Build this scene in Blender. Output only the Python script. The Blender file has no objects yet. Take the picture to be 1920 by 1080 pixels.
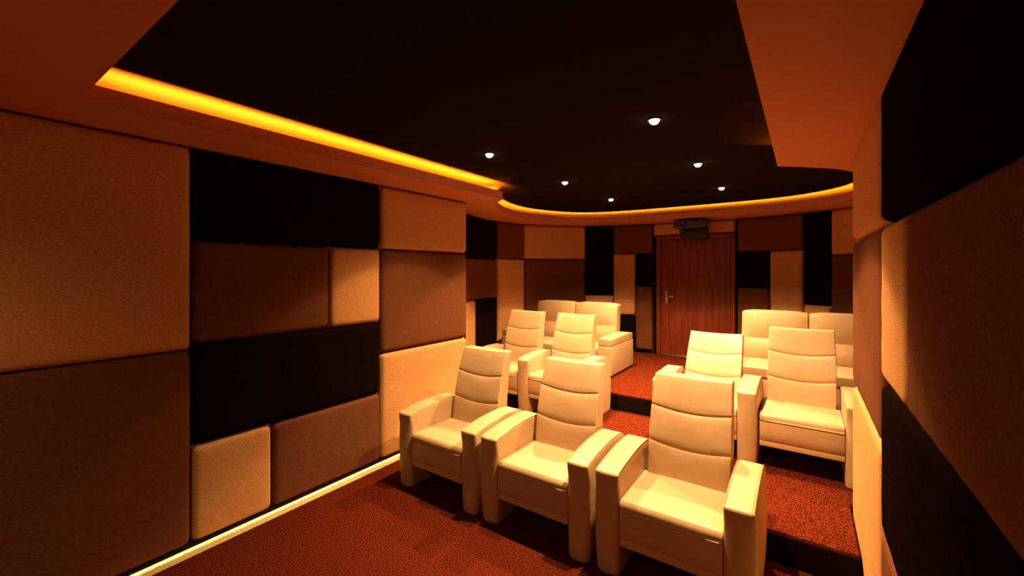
import bpy, bmesh, math, random
from mathutils import Vector, Matrix
random.seed(4)
D=bpy.data; SC=bpy.context.scene; COL=SC.collection
PI=math.pi

# ------------------------------------------------------------------ camera
F=786.0; YH=507.0; TH=math.atan(547/786.0); CAMZ=1.8
cam=D.cameras.new('camera'); co=D.objects.new('camera',cam); COL.objects.link(co)
cam.sensor_width=36; cam.lens=36*F/1920; cam.clip_start=0.05
co.location=(0,0,CAMZ); co.rotation_euler=(PI/2,0,TH)
cam.shift_y=-(540-YH)/1920*1.0
SC.camera=co
vs=SC.view_settings; SC.display_settings.display_device='sRGB'
vs.view_transform='Standard'; vs.look='None'; vs.gamma=1; vs.exposure=0.0; vs.use_curve_mapping=False
w=D.worlds.new('world'); SC.world=w; w.use_nodes=True
w.node_tree.nodes['Background'].inputs[0].default_value=(0,0,0,1)

# ------------------------------------------------------------------ materials
def mat(name, rough=0.6, base=(.8,.8,.8), spec=0.5):
    m=D.materials.new(name); m.use_nodes=True; nt=m.node_tree; b=nt.nodes['Principled BSDF']
    b.inputs['Base Color'].default_value=(*base,1); b.inputs['Roughness'].default_value=rough
    b.inputs['Specular IOR Level'].default_value=spec
    return m,nt,b
def noise_col(nt,b,c1,c2,scale,detail=3,lo=.35,hi=.65,vec=None):
    n=nt.nodes.new('ShaderNodeTexNoise'); n.inputs['Scale'].default_value=scale; n.inputs['Detail'].default_value=detail
    r=nt.nodes.new('ShaderNodeValToRGB'); r.color_ramp.elements[0].position=lo; r.color_ramp.elements[1].position=hi
    r.color_ramp.elements[0].color=(*c1,1); r.color_ramp.elements[1].color=(*c2,1)
    if vec is None:
        tc=nt.nodes.new('ShaderNodeTexCoord'); vec=tc.outputs['Object']
    nt.links.new(vec,n.inputs['Vector']); nt.links.new(n.outputs['Fac'],r.inputs['Fac'])
    nt.links.new(r.outputs['Color'],b.inputs['Base Color'])
    return n,vec
def bump(nt,b,scale,strength,dist,vec=None,detail=3):
    n=nt.nodes.new('ShaderNodeTexNoise'); n.inputs['Scale'].default_value=scale; n.inputs['Detail'].default_value=detail
    bp=nt.nodes.new('ShaderNodeBump'); bp.inputs['Strength'].default_value=strength; bp.inputs['Distance'].default_value=dist
    if vec is None:
        tc=nt.nodes.new('ShaderNodeTexCoord'); vec=tc.outputs['Object']
    nt.links.new(vec,n.inputs['Vector']); nt.links.new(n.outputs['Fac'],bp.inputs['Height'])
    prev=b.inputs['Normal'].links
    if prev: nt.links.new(prev[0].from_socket,bp.inputs['Normal'])
    nt.links.new(bp.outputs['Normal'],b.inputs['Normal'])

def mul(c,k): return tuple(x*k for x in c)
def fabric(name,c,rough=.95,sp=.05):
    m,nt,b=mat(name,rough,c,sp)
    tc=nt.nodes.new('ShaderNodeTexCoord')
    mp=nt.nodes.new('ShaderNodeMapping'); mp.inputs['Scale'].default_value=(1,1,2.2)
    nt.links.new(tc.outputs['Object'],mp.inputs['Vector'])
    noise_col(nt,b,mul(c,.80),mul(c,1.12),90,4,.3,.7,mp.outputs['Vector'])
    bump(nt,b,140,.55,.004,mp.outputs['Vector'])
    bump(nt,b,9,.35,.02,tc.outputs['Object'],2)
    return m
M={}
M['cream']=fabric('cream_fabric',(.57,.262,.102))
M['brown']=fabric('brown_fabric',(.145,.046,.019))
M['dark']=fabric('dark_fabric',(.009,.0038,.0022),1.0,0)
m,nt,b=mat('leather',.42,(.86,.70,.44),.35)
noise_col(nt,b,(.41,.25,.135),(.45,.28,.155),5,3,.3,.7)
bump(nt,b,260,.18,.0015); bump(nt,b,7,.25,.02,None,2)
M['leather']=m
m,nt,b=mat('leather_seam',.6,(.45,.30,.16),.2); M['seam']=m
m,nt,b=mat('carpet',1,(.2,.05,.02),0)
n,v=noise_col(nt,b,(.020,.0017,.0007),(.180,.0280,.0095),135,5,.38,.64)
bump(nt,b,130,1.0,.012,v)
M['carpet']=m
m,nt,b=mat('soffit_paint',.75,(.52,.18,.095),.1); bump(nt,b,60,.05,.002); M['soffit']=m
m,nt,b=mat('ceiling_black',.95,(.016,.010,.007),0); bump(nt,b,80,.1,.002); M['black']=m
m,nt,b=mat('black_metal',.45,(.012,.011,.010),.4); bump(nt,b,80,.05,.001); M['blackmetal']=m
m,nt,b=mat('projector_plastic',.4,(.05,.035,.025),.4); bump(nt,b,120,.05,.001); M['projector']=m
m,nt,b=mat('lens_glass',.08,(.01,.01,.012),.8); bump(nt,b,5,.02,.001); M['lens']=m
m,nt,b=mat('brushed_metal',.32,(.62,.55,.45),.5); b.inputs['Metallic'].default_value=1; bump(nt,b,150,.08,.001); M['metal']=m
m,nt,b=mat('wall_backing',.95,(.010,.007,.006),.1); bump(nt,b,60,.1,.002); M['backing']=m
# door wood: vertical grain
m,nt,b=mat('door_wood',.42,(.22,.05,.02),.4)
tc=nt.nodes.new('ShaderNodeTexCoord'); mp=nt.nodes.new('ShaderNodeMapping'); mp.inputs['Scale'].default_value=(1,1,.06)
nt.links.new(tc.outputs['Object'],mp.inputs['Vector'])
noise_col(nt,b,(.115,.015,.0055),(.235,.038,.014),34,6,.3,.7,mp.outputs['Vector'])
bump(nt,b,60,.2,.002,mp.outputs['Vector'])
M['wood']=m
def emit(name,c,s):
    m=D.materials.new(name); m.use_nodes=True; nt=m.node_tree; b=nt.nodes['Principled BSDF']
    b.inputs['Base Color'].default_value=(.02,.02,.02,1)
    b.inputs['Emission Color'].default_value=(*c,1); b.inputs['Emission Strength'].default_value=s
    return m
m,nt,b=mat('carpet_glow_pale',.9,(.8,.62,.36),.05); noise_col(nt,b,(.30,.16,.06),(.80,.62,.36),150,4,.32,.62); bump(nt,b,150,.8,.008); M['carpetglow']=m  # pale colour stands in for carpet lit by the floor strip
M['bulb']=emit('bulb_glow',(1,.82,.62),60)
M['cove']=emit('cove_led',(1,.26,.010),1900)
M['dimcove']=emit('cove_led_dimmed',(1,.40,.04),45)
M['floorled']=emit('floor_led',(1,.62,.085),105)

# ------------------------------------------------------------------ mesh helpers
def link(name,me,m,parent=None,smooth=True):
    if m and m not in list(me.materials): me.materials.append(m)
    if smooth:
        for p in me.polygons: p.use_smooth=True
    o=D.objects.new(name,me); COL.objects.link(o)
    if parent: o.parent=parent
    return o
def from_pydata(vs_,fs,name='mesh'):
    me=D.meshes.new(name); me.from_pydata(vs_,[],fs); me.validate(); me.update(); return me
def bevel(o,wd,seg=3,ang=40):
    md=o.modifiers.new('bevel','BEVEL'); md.width=wd; md.segments=seg; md.limit_method='ANGLE'; md.angle_limit=math.radians(ang)
    md.harden_normals=False; md.use_clamp_overlap=True
    return o
def levels(a,b,n): return [a+(b-a)*i/n for i in range(n+1)]
def gbox(name,xs,ys,zs,fn,m,parent=None,bev=0,seg=3,smooth=True,ang=40):
    """box surface built on a grid of x, y, z levels and bent by fn"""
    vid={};vv=[];ff=[]
    def V(i,j,k):
        key=(i,j,k)
        if key not in vid:
            p=(xs[i],ys[j],zs[k]); vid[key]=len(vv); vv.append(fn(*p) if fn else p)
        return vid[key]
    nx,ny,nz=len(xs)-1,len(ys)-1,len(zs)-1
    for i in range(nx):
        for j in range(ny):
            ff.append((V(i,j,0),V(i,j+1,0),V(i+1,j+1,0),V(i+1,j,0)))
            ff.append((V(i,j,nz),V(i+1,j,nz),V(i+1,j+1,nz),V(i,j+1,nz)))
    for i in range(nx):
        for k in range(nz):
            ff.append((V(i,0,k),V(i+1,0,k),V(i+1,0,k+1),V(i,0,k+1)))
            ff.append((V(i,ny,k),V(i,ny,k+1),V(i+1,ny,k+1),V(i+1,ny,k)))
    for j in range(ny):
        for k in range(nz):
            ff.append((V(0,j,k),V(0,j,k+1),V(0,j+1,k+1),V(0,j+1,k)))
            ff.append((V(nx,j,k),V(nx,j+1,k),V(nx,j+1,k+1),V(nx,j,k+1)))
    me=from_pydata(vv,ff,name); o=link(name,me,m,parent,smooth)
    if bev: bevel(o,bev,seg,ang)
    return o
def box(name,x0,x1,y0,y1,z0,z1,m,parent=None,bev=0,seg=2,smooth=None):
    return gbox(name,[x0,x1],[y0,y1],[z0,z1],None,m,parent,bev,seg,smooth=bool(bev))
def prism(name,pts,z0,z1,m,parent=None,bev=0):
    bm=bmesh.new(); a=[bm.verts.new((x,y,z0)) for x,y in pts]; b=[bm.verts.new((x,y,z1)) for x,y in pts]
    n=len(pts); bm.faces.new(a[::-1]); bm.faces.new(b)
    for i in range(n): bm.faces.new((a[i],a[(i+1)%n],b[(i+1)%n],b[i]))
    bmesh.ops.recalc_face_normals(bm,faces=bm.faces)
    me=D.meshes.new(name); bm.to_mesh(me); bm.free(); o=link(name,me,m,parent,False)
    if bev: bevel(o,bev,2)
    return o
def tube(name,pts,r,m,parent=None,seg=8):
    cu=D.curves.new(name,'CURVE'); cu.dimensions='3D'; cu.bevel_depth=r; cu.bevel_resolution=max(1,seg//4); cu.use_fill_caps=True
    sp=cu.splines.new('POLY'); sp.points.add(len(pts)-1)
    for q,p in zip(sp.points,pts): q.co=(*p,1)
    tmp=D.objects.new('tmp',cu); COL.objects.link(tmp)
    dg=bpy.context.evaluated_depsgraph_get(); me=D.meshes.new_from_object(tmp.evaluated_get(dg))
    D.objects.remove(tmp); D.curves.remove(cu); me.materials.clear()
    return link(name,me,m,parent)
def ribbon(name,pts,z0,z1,th,m,parent=None):
    """vertical strip of thickness th along an open plan polyline"""
    n=len(pts); off=[]
    for i in range(n):
        a=pts[max(i-1,0)]; b=pts[min(i+1,n-1)]; dx,dy=b[0]-a[0],b[1]-a[1]; l=math.hypot(dx,dy) or 1
        off.append((pts[i][0]-dy/l*th,pts[i][1]+dx/l*th))
    vv=[];ff=[]
    for i in range(n):
        for p in (pts[i],off[i]):
            vv.append((*p,z0)); vv.append((*p,z1))
    for i in range(n-1):
        a=4*i;b=4*i+4
        ff+=[(a,b,b+1,a+1),(a+2,a+3,b+3,b+2),(a,a+2,b+2,b),(a+1,b+1,b+3,a+3)]
    ff+=[(0,1,3,2),(4*n-4,4*n-2,4*n-1,4*n-3)]
    me=from_pydata(vv,ff,name)
    bm=bmesh.new(); bm.from_mesh(me); bmesh.ops.recalc_face_normals(bm,faces=bm.faces); bm.to_mesh(me); bm.free()
    return link(name,me,m,parent,False)
def lathe(name,prof,m,parent=None,seg=24,axis='z',loc=(0,0,0)):
    vv=[];ff=[]
    for r,z in prof:
        for i in range(seg):
            a=2*PI*i/seg; x,y=r*math.cos(a),r*math.sin(a)
            p=(x,y,z) if axis=='z' else ((x,z,y) if axis=='y' else (z,x,y))
            vv.append((p[0]+loc[0],p[1]+loc[1],p[2]+loc[2]))
    for k in range(len(prof)-1):
        for i in range(seg):
            j=(i+1)%seg; ff.append((k*seg+i,k*seg+j,(k+1)*seg+j,(k+1)*seg+i))
    ff.append(tuple(range(seg))[::-1]); ff.append(tuple((len(prof)-1)*seg+i for i in range(seg)))
    me=from_pydata(vv,ff,name)
    bm=bmesh.new(); bm.from_mesh(me); bmesh.ops.recalc_face_normals(bm,faces=bm.faces); bm.to_mesh(me); bm.free()
    return link(name,me,m,parent)
def tag(o,label,cat,group=None):
    o['label']=label; o['category']=cat
    if group: o['group']=group
    return o
def empty(name,loc,rz=0):
    o=D.objects.new(name,None); COL.objects.link(o); o.location=loc; o.rotation_euler=(0,0,rz); o.empty_display_size=.1
    return o
def struct(o): o['kind']='structure'; return o
def copy_tree(o,parent=None):
    c=o.copy(); COL.objects.link(c)
    if parent: c.parent=parent
    for ch in [q for q in D.objects if q.parent==o]: copy_tree(ch,c)
    return c

# ------------------------------------------------------------------ room plan
XC=-1.475; XL,XR=-3.22,.27          # faces of the padded panels
ZS=2.6; ZLIP=2.688; ZCEIL=2.775
def catmull(p,n=10):
    o=[];q=[p[0]]+p+[p[-1]]
    for i in range(1,len(q)-2):
        a,b,c,d=q[i-1:i+3]
        for k in range(n):
            t=k/n
            o.append(tuple(.5*((2*b[j])+(-a[j]+c[j])*t+(2*a[j]-5*b[j]+4*c[j]-d[j])*t*t+(-a[j]+3*b[j]-3*c[j]+d[j])*t**3) for j in (0,1)))
    o.append(p[-1]); return o
BAY=catmull([(.62,7.26),(1.0,7.22),(1.34,7.12),(1.76,6.90),(2.16,6.55),(2.45,6.10),(2.57,5.43),(2.5,4.85),(2.33,4.40),(2.05,3.95),(1.85,3.80)],12)
class Curve:
    def __init__(s,pts):
        s.p=pts; s.l=[0]
        for a,b in zip(pts,pts[1:]): s.l.append(s.l[-1]+math.hypot(b[0]-a[0],b[1]-a[1]))
    def at(s,u):
        u=min(max(u,0),s.l[-1]-1e-6)
        for i in range(len(s.l)-1):
            if u<=s.l[i+1]:
                k=(u-s.l[i])/max(1e-9,s.l[i+1]-s.l[i]); a,b=s.p[i],s.p[i+1]
                dx,dy=b[0]-a[0],b[1]-a[1]; l=math.hypot(dx,dy)
                return (a[0]+dx*k,a[1]+dy*k,dx/l,dy/l)
CL=Curve([(XC-x,y) for x,y in BAY]); CR=Curve([(XC+x,y) for x,y in BAY])
def offset(pts,d):
    n=len(pts); o=[]
    for i in range(n):
        a=pts[max(i-1,0)]; b=pts[min(i+1,n-1)]; dx,dy=b[0]-a[0],b[1]-a[1]; l=math.hypot(dx,dy) or 1
        o.append((pts[i][0]-dy/l*d,pts[i][1]+dx/l*d))
    return o

YF=-2.6; YE=3.76; T=.060
# full outline of the room at the wall backing (used by platforms)
left_bay=[(XC-x,y) for x,y in BAY]; right_bay=[(XC+x,y) for x,y in BAY]
# floor and the two carpeted platforms
struct(box('floor',-3.9,.95,YF-.1,3.10,-.1,0,M['carpet']))
struct(prism('floor',[(XL+.006,3.06),(XR-.006,3.06),(XR-.006,3.70),(.45,3.80),(.9,4.3),(1.06,4.72),(-4.01,4.72),(-3.85,4.3),(-3.4,3.80),(XL+.006,3.70)],-.05,.19,M['carpet'],bev=.012))
top=[(-4.03,4.67)]+[p for p in reversed(left_bay) if p[1]>4.72]+[p for p in right_bay if p[1]>4.72]+[(1.08,4.67)]
struct(prism('floor',top,.05,.38,M['carpet'],bev=.012))
struct(box('trim_3',XL+.01,XR-.01,3.044,3.0595,0.0005,.176,M['dark']))
struct(box('trim_4',-3.98,1.04,4.654,4.6695,.1905,.366,M['dark']))
# walls (dark backing behind the padding)
struct(box('wall_left',-3.45,XL-T-.004,YF,YE,-.1,3.0,M['backing']))
struct(box('wall_right',XR+T+.004,.5,YF,YE,-.1,3.0,M['backing']))
struct(box('wall_front',-3.5,.55,YF-.12,YF,-.1,3.0,M['brown']))
struct(ribbon('wall_back',offset(left_bay,-T-.004),-.1,3.0,-.12,M['backing']))
struct(ribbon('wall_back',offset(right_bay,T+.004),-.1,3.0,.12,M['backing']))
struct(box('wall_back',XC-.64,XC+.64,7.26+T+.06,7.5,-.1,3.0,M['backing']))

# ceiling plane
struct(box('ceiling',-4.5,1.6,YF-.1,7.7,ZCEIL,ZCEIL+.1,M['black']))
# soffit with tray + rounded opening
OP=catmull([(0,6.74),(.5,6.735),(1.0,6.70),(1.45,6.56),(1.79,6.27),(1.98,5.88),(2.07,5.45),(2.04,5.06),(1.93,4.66),(1.72,4.23),(1.5,3.98),(1.31,3.815)],8)
TY=.455
hole=[(XC+x,y) for x,y in OP]+[(XC+1.31,TY),(XC-1.31,TY)]+[(XC-x,y) for x,y in OP[::-1]][:-1]
def ring(name,outer,inner,z0,z1,m):
    bm=bmesh.new()
    for z in (z0,z1):
        ed=[]
        for loop in (outer,inner):
            v=[bm.verts.new((x,y,z)) for x,y in loop]
            ed+=[bm.edges.new((v[i],v[(i+1)%len(v)])) for i in range(len(v))]
        bmesh.ops.triangle_fill(bm,use_beauty=True,use_dissolve=False,edges=ed)
    # side walls of the hole
    bm.verts.ensure_lookup_table(); n=len(inner); no=len(outer)
    for i in range(n):
        bm.faces.new((bm.verts[no+i],bm.verts[no+(i+1)%n],bm.verts[2*no+n+(i+1)%n],bm.verts[2*no+n+i]))
    bm.verts.ensure_lookup_table()
    n=len(inner); no=len(outer)
    A=bm.verts[no:no+n]; B=bm.verts[2*no+n:2*no+2*n]
    bmesh.ops.recalc_face_normals(bm,faces=bm.faces)
    me=D.meshes.new(name); bm.to_mesh(me); bm.free()
    return link(name,me,m,None,False)
outer=[(-4.5,YF-.1),(1.6,YF-.1),(1.6,7.7),(-4.5,7.7)]
struct(ring('ceiling',outer,hole,ZS,ZS+.014,M['soffit']))
# lip standing on the inner edge of the soffit
def closed_strip(name,loop,z0,z1,d,m):
    n=len(loop); off=[]
    for i in range(n):
        a=loop[i-1];p=loop[i];b=loop[(i+1)%n]
        def nrm(u,v):
            dx,dy=v[0]-u[0],v[1]-u[1]; l=math.hypot(dx,dy); return (dy/l,-dx/l)
        n1,n2=nrm(a,p),nrm(p,b); k=1+n1[0]*n2[0]+n1[1]*n2[1]; k=max(k,.5)
        off.append((p[0]+(n1[0]+n2[0])/k*d,p[1]+(n1[1]+n2[1])/k*d))
    vv=[];ff=[]
    for i in range(n):
        vv+=[(*loop[i],z0),(*loop[i],z1),(*off[i],z0),(*off[i],z1)]
    for i in range(n):
        a=4*i;b=4*((i+1)%n)
        ff+=[(a,b,b+1,a+1),(a+2,a+3,b+3,b+2),(a,a+2,b+2,b),(a+1,b+1,b+3,a+3)]
    me=from_pydata(vv,ff,name)
    bm=bmesh.new(); bm.from_mesh(me); bmesh.ops.recalc_face_normals(bm,faces=bm.faces); bm.to_mesh(me); bm.free()
    return link(name,me,m,None,False)
area=sum(hole[i-1][0]*hole[i][1]-hole[i][0]*hole[i-1][1] for i in range(len(hole)))
sgn=1 if area>0 else -1
struct(closed_strip('trim_1',hole,ZS+.0142,ZLIP,.016*sgn,M['soffit']))

# cove light strips (lie on the soffit behind the lip)
def inset_pts(pts,d):  # outward from room centre axis
    return [(p[0]+(d if p[0]>XC else -d),p[1]) for p in pts]
def strip_h(name,pts,wd,z0,z1,m):   # flat ribbon, full width wd
    a=offset(pts,wd/2); b=offset(pts,-wd/2); n=len(pts); vv=[];ff=[]
    for i in range(n): vv+=[(*a[i],z0),(*a[i],z1),(*b[i],z0),(*b[i],z1)]
    for i in range(n-1):
        p=4*i;q=4*i+4; ff+=[(p,q,q+1,p+1),(p+2,p+3,q+3,q+2),(p,p+2,q+2,q),(p+1,q+1,q+3,p+3)]
    ff+=[(0,1,3,2),(4*n-4,4*n-2,4*n-1,4*n-3)]
    me=from_pydata(vv,ff,name)
    bm=bmesh.new(); bm.from_mesh(me); bmesh.ops.recalc_face_normals(bm,faces=bm.faces); bm.to_mesh(me); bm.free()
    return link(name,me,m,None,False)
zl0,zl1=ZS+.0145,ZS+.022
o=strip_h('cove_light_strip',[(XC-1.31-.056,TY+.02),(XC-1.31-.056,3.70)],.060,zl0,zl1,M['cove'])
tag(o,'straight orange light strip hidden behind the left edge of the ceiling tray','light strip')
o=strip_h('cove_light_strip',[(XC+1.31+.05,TY+.02),(XC+1.31+.05,3.70)],.024,zl0,zl1,M['dimcove'])
tag(o,'straight orange light strip hidden behind the right edge of the ceiling tray','light strip')
arc=[(XC-x,y) for x,y in OP[::-1]][6:]+[(XC+x,y) for x,y in OP][1:-6]
arc_o=offset(arc,.056) 
chk=math.hypot(arc_o[len(arc)//2][0]-XC,arc_o[len(arc)//2][1]-5)>math.hypot(arc[len(arc)//2][0]-XC,arc[len(arc)//2][1]-5)
if not chk: arc_o=offset(arc,-.056)
o=strip_h('cove_light_strip',arc_o,.040,zl0,zl1,M['cove'])
tag(o,'curved orange light strip glowing around the rounded rear ceiling opening','light strip')
# black rail behind the curved lip
arc_b=offset(arc,.021 if chk else -.021)
struct(strip_h('trim_2',arc_b,.006,ZS+.0145,ZLIP+.007,M['blackmetal']))

# ------------------------------------------------------------------ padded panels
def edges1d(a,b,r):
    e=[0,.0015,.005,.010,.017,.026,.038,.055]
    L=b-a; mid=[]
    inner=L-2*e[-1]
    if inner>0:
        n=max(1,int(inner/.09)); mid=[a+e[-1]+inner*i/n for i in range(1,n)]
    lo=[a+x for x in e]; hi=[b-x for x in reversed(e)]
    return lo+mid+hi
pn=[0]
def panel(mapfn,u0,u1,z0,z1,m,label,group,thick=T,r=.036,puff=.013,gap=.0025):
    u0+=gap;u1-=gap;z0+=gap;z1-=gap
    us=edges1d(u0,u1,r); zs=edges1d(z0,z1,r); pn[0]+=1; ph=pn[0]*1.7
    vv=[];ff=[]
    rc=.050
    for u in us:
        for z in zs:
            dx=min(u-u0,u1-u); dz=min(z-z0,z1-z)
            d=rc-math.hypot(max(rc-dx,0),max(rc-dz,0)) if (dx<rc and dz<rc) else min(dx,dz)
            d=max(d,0)
            k=min(d/r,1); h=(thick-puff)*math.sqrt(max(0,1-(1-k)**2)) if d>0 else 0
            pf=min(1,min(dx,dz)/.16); h+=puff*(1-(1-pf)**2)
            w=.0022*math.sin(u*31+ph)*math.sin(z*27+ph*2)*(1-pf)*(k)
            vv.append(mapfn(u,z,h-thick+w))
    nz=len(zs)
    for i in range(len(us)-1):
        for j in range(nz-1):
            ff.append((i*nz+j,(i+1)*nz+j,(i+1)*nz+j+1,i*nz+j+1))
    # back of the cushion follows the wall
    nb=len(vv); ub=[us[0]]+us[8:-8:2]+[us[-1]] if len(us)>18 else [us[0],us[-1]]
    for u in ub:
        vv.append(mapfn(u,z0,-thick-.001)); vv.append(mapfn(u,z1,-thick-.001))
    for i in range(len(ub)-1):
        q=nb+2*i; ff.append((q,q+1,q+3,q+2))
    me=from_pydata(vv,ff,'acoustic_panel')
    bm=bmesh.new(); bm.from_mesh(me); bmesh.ops.recalc_face_normals(bm,faces=bm.faces); bm.to_mesh(me); bm.free()
    # origin at the panel's lower middle
    c=Vector(mapfn((u0+u1)/2,z0,-thick)); me.transform(Matrix.Translation(-c))
    o=link('acoustic_panel',me,m); o.location=c
    tag(o,label,'wall panel',group); return o
def mapL(u,z,h): return (XL+h,u,z)
def mapR(u,z,h): return (XR-h,u,z)
def mk(curve):
    def f(u,z,h):
        x,y,tx,ty=curve.at(u)
        nx,ny=-ty,tx
        if nx*(XC-x)+ny*(5.2-y)<0: nx,ny=-nx,-ny
        return (x+nx*h,y+ny*h,z)
    return f
mapBL=mk(CL); mapBR=mk(CR)
GL='padded panels on the left wall'; GR='padded panels on the right wall'; GB='padded panels on the curved back wall'
Zt=ZS-.004
P=lambda *a: panel(*a)
for (a,b,c,d,mm,lab) in [
 (-1.2,1.04,1.288,Zt,'cream','large cream padded panel at the left edge of the picture, upper of two'),
 (-1.2,1.04,.03,1.288,'brown','large brown padded panel at the left edge of the picture, lower of two'),
 (1.04,2.51,2.0,Zt,'dark','wide black padded panel directly under the soffit on the left wall'),
 (1.04,1.997,1.32,2.0,'brown','brown padded panel between two black ones on the left wall'),
 (1.997,2.51,1.32,2.0,'cream','small nearly square cream panel on the left wall beside two brown panels'),
 (1.04,2.51,.66,1.32,'dark','wide black padded panel in the third row down on the left wall'),
 (1.04,1.54,.03,.66,'cream','small cream padded panel just above the floor light strip on the left wall'),
 (1.54,2.51,.03,.66,'brown','wide brown padded panel in the lowest row above the floor light strip'),
 (2.51,3.73,2.0,Zt,'cream','cream padded panel under the soffit at the far end of the left wall'),
 (2.51,3.73,1.02,2.0,'brown','brown padded panel at the far end of the left wall crossed by arcs of light'),
 (2.51,3.73,.03,1.02,'cream','cream padded panel behind the leftmost front armchair on the left wall')]:
    P(mapL,a,b,c,d,M[mm],lab,GL)
for (a,b,c,d,mm,lab) in [
 (.0,2.45,2.0,Zt,'dark','huge black padded panel at the upper right corner of the picture'),
 (-.6,1.9,1.32,2.0,'brown','large dark brown panel in the foreground of the right wall below the black one'),
 (1.9,2.45,1.32,2.0,'cream','narrow cream panel on the right wall between a brown one and the far brown one'),
 (.0,2.45,.66,1.32,'dark','large black padded panel low on the right wall in the foreground'),
 (.0,1.54,.03,.66,'cream','cream padded panel low on the right wall ahead of the lowest brown panel'),
 (1.54,2.45,.03,.66,'brown','brown padded panel at the foot of the right wall below the black one'),
 (2.45,3.73,2.0,Zt,'cream','cream padded panel under the soffit at the far end of the right wall'),
 (2.45,3.73,1.02,2.0,'brown','reddish brown padded panel in the middle of the far end of the right wall'),
 (2.45,3.73,.03,1.02,'cream','bright cream padded panel at the far lower end of the right wall')]:
    P(mapR,a,b,c,d,M[mm],lab,GR)
zb=.415
for (a,b,c,d,mm,lab) in [
 (.032,.694,2.093,Zt,'brown','dark brown panel under the soffit just left of the door'),
 (.032,.324,1.527,2.093,'dark','small black panel beside the upper left edge of the door'),
 (.032,.324,zb,1.527,'brown','narrow brown panel left of the door handle'),
 (.324,.694,1.007,2.093,'cream','narrow tall cream panel two panels left of the door'),
 (.324,.694,zb,1.007,'dark','low black panel beside the right arm of the left sofa'),
 (.694,1.18,1.355,Zt,'dark','tall black panel rising behind the right half of the left sofa'),
 (.694,1.18,zb,1.355,'cream','low cream panel peeping over the left sofa below the tall black panel'),
 (1.18,2.325,2.003,Zt,'cream','wide cream panel under the soffit above the left sofa'),
 (1.18,2.325,zb,2.003,'brown','wide dark brown panel behind the left sofa'),
 (2.325,2.969,2.0,Zt,'brown','brown panel under the soffit between a black one and the wide cream one'),
 (2.325,2.969,zb,2.0,'cream','tall cream panel at the left end of the left sofa'),
 (2.969,4.6,1.985,Zt,'dark','black panel under the soffit in the recess past the end of the left wall'),
 (2.969,4.6,1.362,1.985,'brown','brown panel halfway up in the recess past the end of the left wall'),
 (2.969,3.629,zb,1.362,'dark','low black panel in the recess behind the left rear armchair'),
 (3.629,4.6,zb,1.362,'cream','narrow low cream panel in the recess just past the end of the left wall')]:
    P(mapBL,a,b,c,d,M[mm],lab,GB)
for (a,b,c,d,mm,lab) in [
 (.008,.865,2.09,Zt,'brown','dark brown panel under the soffit just right of the door'),
 (.008,.441,1.542,2.09,'dark','black panel beside the upper right edge of the door'),
 (.008,.441,zb,1.542,'brown','brown panel right of the door above the right sofa'),
 (.441,.865,zb,2.09,'cream','tall cream panel right of the door behind the right sofa'),
 (.868,1.202,1.328,Zt,'dark','tall narrow black panel above the right sofa'),
 (.868,1.202,zb,1.328,'cream','small cream panel just above the back of the right sofa'),
 (1.202,1.95,2.005,Zt,'cream','rounded cream panel under the soffit at the far right of the back wall'),
 (1.202,1.95,zb,2.005,'brown','dark brown panel at the far right of the back wall above the right sofa'),
 (1.95,3.2,1.2,Zt,'dark','black panel in the recess past the end of the right wall'),
 (1.95,3.2,zb,1.2,'brown','brown panel in the recess past the end of the right wall')]:
    P(mapBR,a,b,c,d,M[mm],lab,GB)
panel(lambda u,z,h:(u,7.262-h,z),-2.12,-.868,2.39,Zt,M['cream'],'cream padded panel above the door behind the projector',GB)

# floor light strips under the side panels
for x,sg,lab in ((XL,1,'long yellow light strip along the foot of the left wall'),(XR,-1,'light strip along the foot of the right wall')):
    xa=x-sg*.030; xb=x-sg*.018
    q0=x-sg*.015; q1=x-sg*.010
    struct(box('trim_5',min(q0,q1),max(q0,q1),-1.2,3.035,.0175,.0294,M['backing']))  # added black lip, cuts the strip's spill and shows as the dark gap
    q0=x-sg*.060
    struct(box('trim_6',min(q0,q1),max(q0,q1),-1.2,3.035,.0296,.0318,M['backing']))  # added black cover, keeps the gap under the panels dark
    o=box('floor_light_strip',min(xa,xb),max(xa,xb),-1.2,3.03,.0215,.0285,M['floorled'])
    tag(o,lab,'light strip')

for x,sg,lab in ((XL,1,'added pale strip standing in for lit carpet along the foot of the left wall'),(XR,-1,'added pale strip standing in for lit carpet along the foot of the right wall')):
    xa=x-sg*.031; xb=x+sg*.068
    o=box('carpet_glow_strip',min(xa,xb),max(xa,xb),-1.2,3.035,.0005,.006,M['carpetglow'],None,.002)  # added pale strip, catches the floor light in place of bright carpet
    tag(o,lab,'carpet glow strip')
# ------------------------------------------------------------------ door
d=struct(empty('door_1',(-1.465,7.26,.38)))
d['label']='reddish brown wooden door in the back wall'
y0=-.005
box('door_frame',-.598,-.535,y0,.10,0,1.998,M['wood'],d,.006)
box('door_frame',.535,.598,y0,.10,0,1.998,M['wood'],d,.006)
box('door_frame',-.5345,.5345,y0,.10,1.94,1.998,M['wood'],d,.006)
box('door_leaf',-.531,.531,.018,.06,.012,1.936,M['wood'],d,.004)
h=empty('door_handle',(0,0,0)); h.parent=d
box('handle_plate',-.455,-.415,.008,.0178,.86,1.06,M['metal'],h,.003)
tube('handle_lever',[(-.435,.008,.985),(-.435,-.045,.985),(-.42,-.052,.985),(-.31,-.052,.985)],.010,M['metal'],h)
lathe('keyhole',[(.006,0),(.006,.004)],M['blackmetal'],h,12,'y',(-.435,.003,.90))
box('threshold',-.534,.534,.0,.05,.0005,.010,M['metal'],d,.002)

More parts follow.
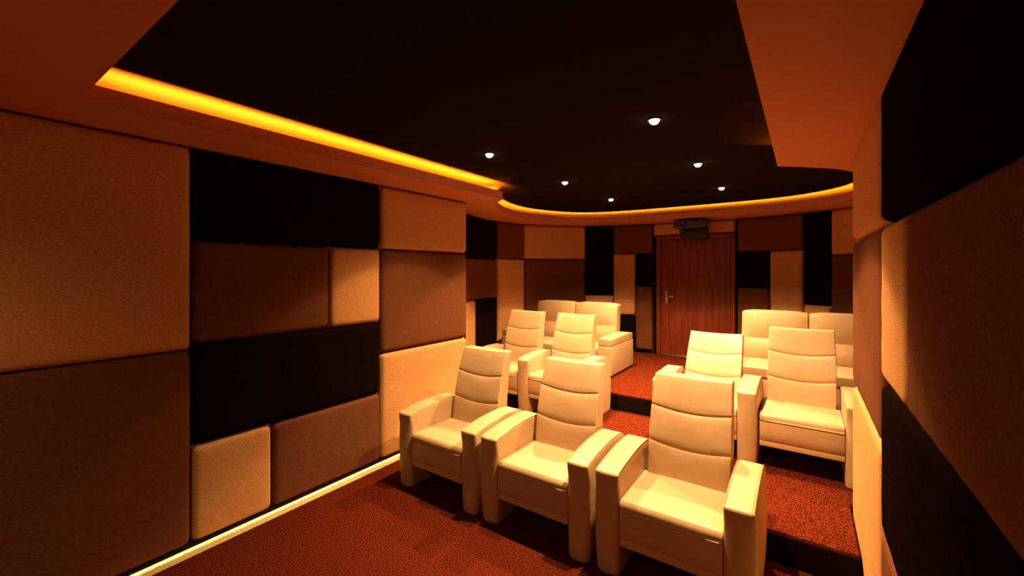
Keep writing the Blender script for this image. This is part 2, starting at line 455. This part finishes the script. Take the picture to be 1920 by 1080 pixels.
# ------------------------------------------------------------------ downlights
SPOT=262
def downlight():
    root=empty('ceiling_downlight',(0,0,0))
    lathe('trim_ring',[(.050,0),(.050,-.004),(.038,-.008),(.033,-.004),(.033,0)],M['blackmetal'],root,28)
    lathe('bulb',[(.029,-.002),(.029,-.008),(.026,-.018),(.018,-.026),(.008,-.030)],M['bulb'],root,24)
    return root
def spot(name,parent,z,e,size=118,blend=1.0):
    l=D.lights.new(name,'SPOT'); l.energy=e; l.color=(1,.66,.29); l.spot_size=math.radians(size); l.spot_blend=blend; l.shadow_soft_size=.018
    o=D.objects.new(name,l); COL.objects.link(o); o.parent=parent; o.location=(0,0,z); return o
pr=downlight()
spots=[(-2.157,2.77,'nearest ceiling downlight in the left row of three'),(-2.157,4.12,'middle ceiling downlight in the left row of three'),(-2.157,5.46,'farthest ceiling downlight in the left row of three'),
       (-.793,2.75,'nearest and largest ceiling downlight in the right row'),(-.793,4.11,'middle ceiling downlight in the right row of three'),(-.793,5.45,'farthest ceiling downlight in the right row of three')]
for i,(x,y,lab) in enumerate(spots):
    o=pr if i==0 else copy_tree(pr)
    o.location=(x,y,ZCEIL-.0005); tag(o,'bright '+lab,'ceiling light','ceiling downlights')
    spot('downlight_lamp',o,-.04,SPOT)
    spot('downlight_beam',o,-.04,52,104,.10)

for x,e,lab in ((-2.157,75,'downlight in the front soffit towards the left wall, ahead of the tray'),(-.793,60,'added unseen downlight brightening the chair fronts, in the front soffit towards the right wall')):  # right one is an unseen added fill for the chair fronts
    o=copy_tree(pr); o.location=(x,-.75,ZS-.0005); tag(o,lab,'ceiling light','front soffit downlights')
    for ch in [q for q in D.objects if q.parent==o and q.type=='LIGHT']: D.objects.remove(ch)
    spot('downlight_lamp',o,-.04,e,150,1.0)

# ------------------------------------------------------------------ armchairs
SW=.274        # half seat width
def arm_mesh(parent,cx,outer):
    """outer=-1: left arm, +1: right arm"""
    w=.074; dep=.685
    def top(y):
        t=y/dep
        return .606+.030*math.sin(PI*min(1,t*.93))**.9+.010*t
    def fn(x,y,z):
        # x -1..1, y 0..1, z 0..1
        yy=y*dep
        H=top(yy) - (.075*(max(0,(y-.80)/.20))**2.2)
        zz=z*H
        lowk=min(1,max(0,(.60-zz)/.12)); lowk=lowk*lowk*(3-2*lowk)
        bow=.026*lowk*(x*x)*(1 if y<.5 else 0)*max(0,1-y*3)
        bulge=.010*math.sin(PI*min(1,zz/.62))
        wx=w-.006+bulge if x*outer>0 else w
        return (cx+x*wx, yy+bow+ (-.012*math.sin(PI*min(1,zz/.66))*max(0,1-y*6)), zz)
    ys=[0,.05,.12]+[.2+.1*i for i in range(7)]+[.86,.91,.96,1]
    zs=[0,.06,.2,.4,.6,.75,.84,.92,1]
    o=gbox('armrest',[-1,-.6,-.2,.2,.6,1],ys,zs,fn,M['leather'],parent,.016,4,ang=45)
    for s in (-1,1):
        if s*outer>0 : x=s*.93
        else: x=s*.96
        pts=[]
        for k in range(0,27):
            y=.012+k/26*.965; p=fn(x,y,1); e=min(1,min(y,1-y)/.05)
            pts.append((p[0],p[1],p[2]-.0022-.012*(1-e)**2))
        tube('piping',pts,.0032,M['leather'],o)
    return o
def back_rest(parent,w=.245,rec=0.0,dx=0,seams=(.885,.665)):
    z0,z1=.40,1.085
    def prof(z):      # front face y at height z (local)
        t=(z-.44)/(1.085-.44)
        return .475+.16*t-.03*math.sin(PI*max(0,min(1,t)))
    zs=[z0,.44,.50,.57]
    for s in sorted(seams): zs+=[s-.05,s-.018,s-.006,s,s+.006,s+.018,s+.05]
    zs+=[.98,1.04,z1]; zs=sorted(set(round(z,4) for z in zs))
    xs=[-1,-.85,-.6,-.35,-.12,.12,.35,.6,.85,1]
    piv=Vector((0,.50,.45))
    def fn(x,y,z):
        dip=.030*(1-x*x)
        kz=max(0,min(1,(z-.46)/.15))*max(0,min(1,(1.06-z)/.12))
        Z=z-dip*kz + (.008*(1-x*x) if z>=z1-.001 else 0)*-1
        t=(z-z0)/(z1-z0)
        ww=w*(1-.015*t)+.006*math.sin(PI*t)
        f=prof(z)
        g=min([abs(z-s) for s in seams])
        groove=.007*math.exp(-(g/.006)**2)
        puff=.0055*min(1,g/.06)
        fr=f+groove-puff*(1-abs(x)**4)+ .008*(1-x*x)
        th=.175-.065*t
        bk=f+th-.02*x*x*t
        yy=fr*(1-y)+bk*y
        p=Vector((x*ww,yy,Z))
        if rec:
            q=p-piv; q=Matrix.Rotation(-rec,3,'X')@q; p=q+piv+Vector((0,-.015,-.05))
        return (p.x+dx,p.y,p.z)
    o=gbox('backrest',xs,[0,.35,.7,1],zs,fn,M['leather'],parent,.020,4,ang=50)
    return o
def seat_parts(parent,x0,x1):
    xs=levels(x0,x1,6); xm=(x0+x1)/2; hw=(x1-x0)/2
    def fc(x,y,z):
        u=(x-xm)/hw
        top=(z>.44)
        zz=z+(.012*(1-u*u)*math.sin(PI*min(1,max(0,y/.5))) if top else 0)-(.012*y if top else 0)
        yy=y
        if y<.03: yy=y+ (.022 if z>.445 else (.004 if z>.42 else 0))
        return (x,yy,zz)
    gbox('seat_cushion',xs,[.012,.06,.2,.35,.50],[.392,.400,.415,.435,.455],fc,M['leather'],parent,.012,4,ang=25)
    def fb(x,y,z):
        yy=y
        if y<.03 and abs(z-.232)<.001: yy=y+.006
        return (x,yy,z)
    gbox('seat_base',xs,[.018,.12,.3,.56],[.19,.205,.226,.232,.238,.30,.391],fb,M['leather'],parent,.010,3,ang=45)
def armchair(arms='LR',rec=0):
    root=empty('armchair',(0,0,0))
    l=-SW; r=SW
    if 'L' in arms: arm_mesh(root,-SW-.0755,-1)
    if 'R' in arms: arm_mesh(root,SW+.0755,1)
    seat_parts(root,-SW,SW)
    back_rest(root,.245,rec)
    gbox('back_shell',levels(-.262,.262,4),[.575,.62,.672],[.16,.25,.36,.45 if not rec else .40],None,M['leather'],root,.015,3)
    return root
A=armchair('LR'); B=armchair('LR',math.radians(15)); CLh=armchair('L'); CRh=armchair('R')
GA='cream leather armchairs in the front row'; GA2='cream leather armchairs in the second row'
fy=2.352
for i,(x,lab) in enumerate([(-2.383,'cream leather armchair in the front row nearest the left wall'),(-1.497,'cream leather armchair in the middle of the front row'),(-.612,'cream leather armchair at the right end of the front row, nearest the camera')]):
    o=A if i==0 else copy_tree(A)
    o.location=(x,fy,0); tag(o,lab,'armchair',GA)
o=copy_tree(A); o.location=(-2.247,3.93,.19); tag(o,'cream leather armchair in the second row just left of the aisle','armchair',GA2)
B.location=(-.735,3.93,.19); tag(B,'reclined cream leather armchair in the second row just right of the aisle','armchair',GA2)
CLh.location=(-2.95,3.93,.19); tag(CLh,'cream leather armchair at the left end of the second row near the recess','armchair',GA2)
CRh.location=(-.022,3.93,.19); tag(CRh,'cream leather armchair at the right end of the second row beside the right wall','armchair',GA2)

# ------------------------------------------------------------------ sofas on the top platform
def sofa():
    root=empty('sofa',(0,0,0)); hb=.695
    for s in (-1,1):
        x0,x1=(-hb,-.001) if s<0 else (.001,hb); xs=levels(x0,x1,6); xm=(x0+x1)/2; hw=(x1-x0)/2
        def fs(x,y,z):
            u=(x-xm)/hw; return (x,y,z+(.012*(1-u*u)*math.sin(PI*min(1,(y-.04)/.6)) if z>.33 else 0))
        gbox('seat_cushion',xs,levels(.045,.64,5),[.245,.30,.355],fs,M['leather'],root,.014,3)
        def fb(x,y,z):
            u=(x-xm)/hw; t=(z-.35)/.57
            pu=.030*(1-u**4)*abs(math.sin(PI*min(max((z-.35)/.24,0),1))) if z<.59 else .034*(1-u**4)*math.sin(PI*(z-.59)/.36)
            lean=.10*t
            f=.665+lean-pu+.0*abs(u)
            bk=.86+.06*t
            e=-.02*u**6 if z>.9 else 0
            return (x,f*(1-y)+bk*y,z+e)
        gbox('back_cushion',xs,[0,.5,1],[.33,.37,.42,.47,.52,.56,.585,.59,.595,.62,.68,.74,.80,.86,.905,.925],fb,M['leather'],root,.038,5,ang=50)
        # side arm: tall box with a lid
        a0,a1=(-.895,-.70) if s<0 else (.70,.895)
        ar=gbox('armrest',levels(a0,a1,2),levels(.0,.88,4),[.02,.2,.405],None,M['leather'],root,.012,3)
        def fl(x,y,z):
            k=max(0,(y-.0)/.86); return (x,y,z+ (.014*k if z>.45 else 0)-(.02*max(0,(k-.8)/.2)**2 if z>.45 else 0))
        gbox('arm_lid',levels(a0+.004,a1-.004,2),levels(.012,.86,6),[.408,.45,.505],fl,M['leather'],ar,.010,3)
    gbox('sofa_base',levels(-.695,.695,4),levels(.06,.86,3),[.02,.12,.243],None,M['leather'],root,.010,2)
    return root
S=sofa(); S.location=(-2.975,5.27,.38); tag(S,'cream leather two-seat sofa on the top platform left of the door','sofa','cream sofas on the top platform')
S2=copy_tree(S); S2.location=(.052,5.27,.38); tag(S2,'cream leather two-seat sofa on the top platform right of the door','sofa','cream sofas on the top platform')

# ------------------------------------------------------------------ projector
p=empty('projector',(-1.435,6.77,2.45)); tag(p,'dark projector mounted under the soffit above the door','projector')
def fp(x,y,z):
    u=x/.24; return (x,y+(.05*u*u if y<.05 else 0),z-(.0 if z>.01 else .0)+(.02*abs(u)**3 if z<.01 else 0))
gbox('projector_body',levels(-.24,.24,8),levels(0,.30,3),levels(0,.125,3),fp,M['projector'],p,.014,3)
le=lathe('lens',[(.045,.02),(.045,-.025),(.036,-.032),(.034,-.012),(.012,-.006)],M['lens'],p,28,'y',(-.08,.0,.055))
lathe('focus_knob',[(.024,.02),(.024,-.012),(.018,-.016)],M['lens'],p,20,'y',(.11,.0,.075))
box('ceiling_bracket',-.08,.08,.10,.2,.126,.1495,M['blackmetal'],p,.004)
q=empty('equipment_box',(-1.42,6.98,2.31)); tag(q,'black equipment box hanging behind the projector above the door','box')
box('case',-.20,.20,0,.20,0,.135,M['blackmetal'],q,.008)
box('hanger',-.19,.19,.14,.19,.136,.2895,M['blackmetal'],q,.003)
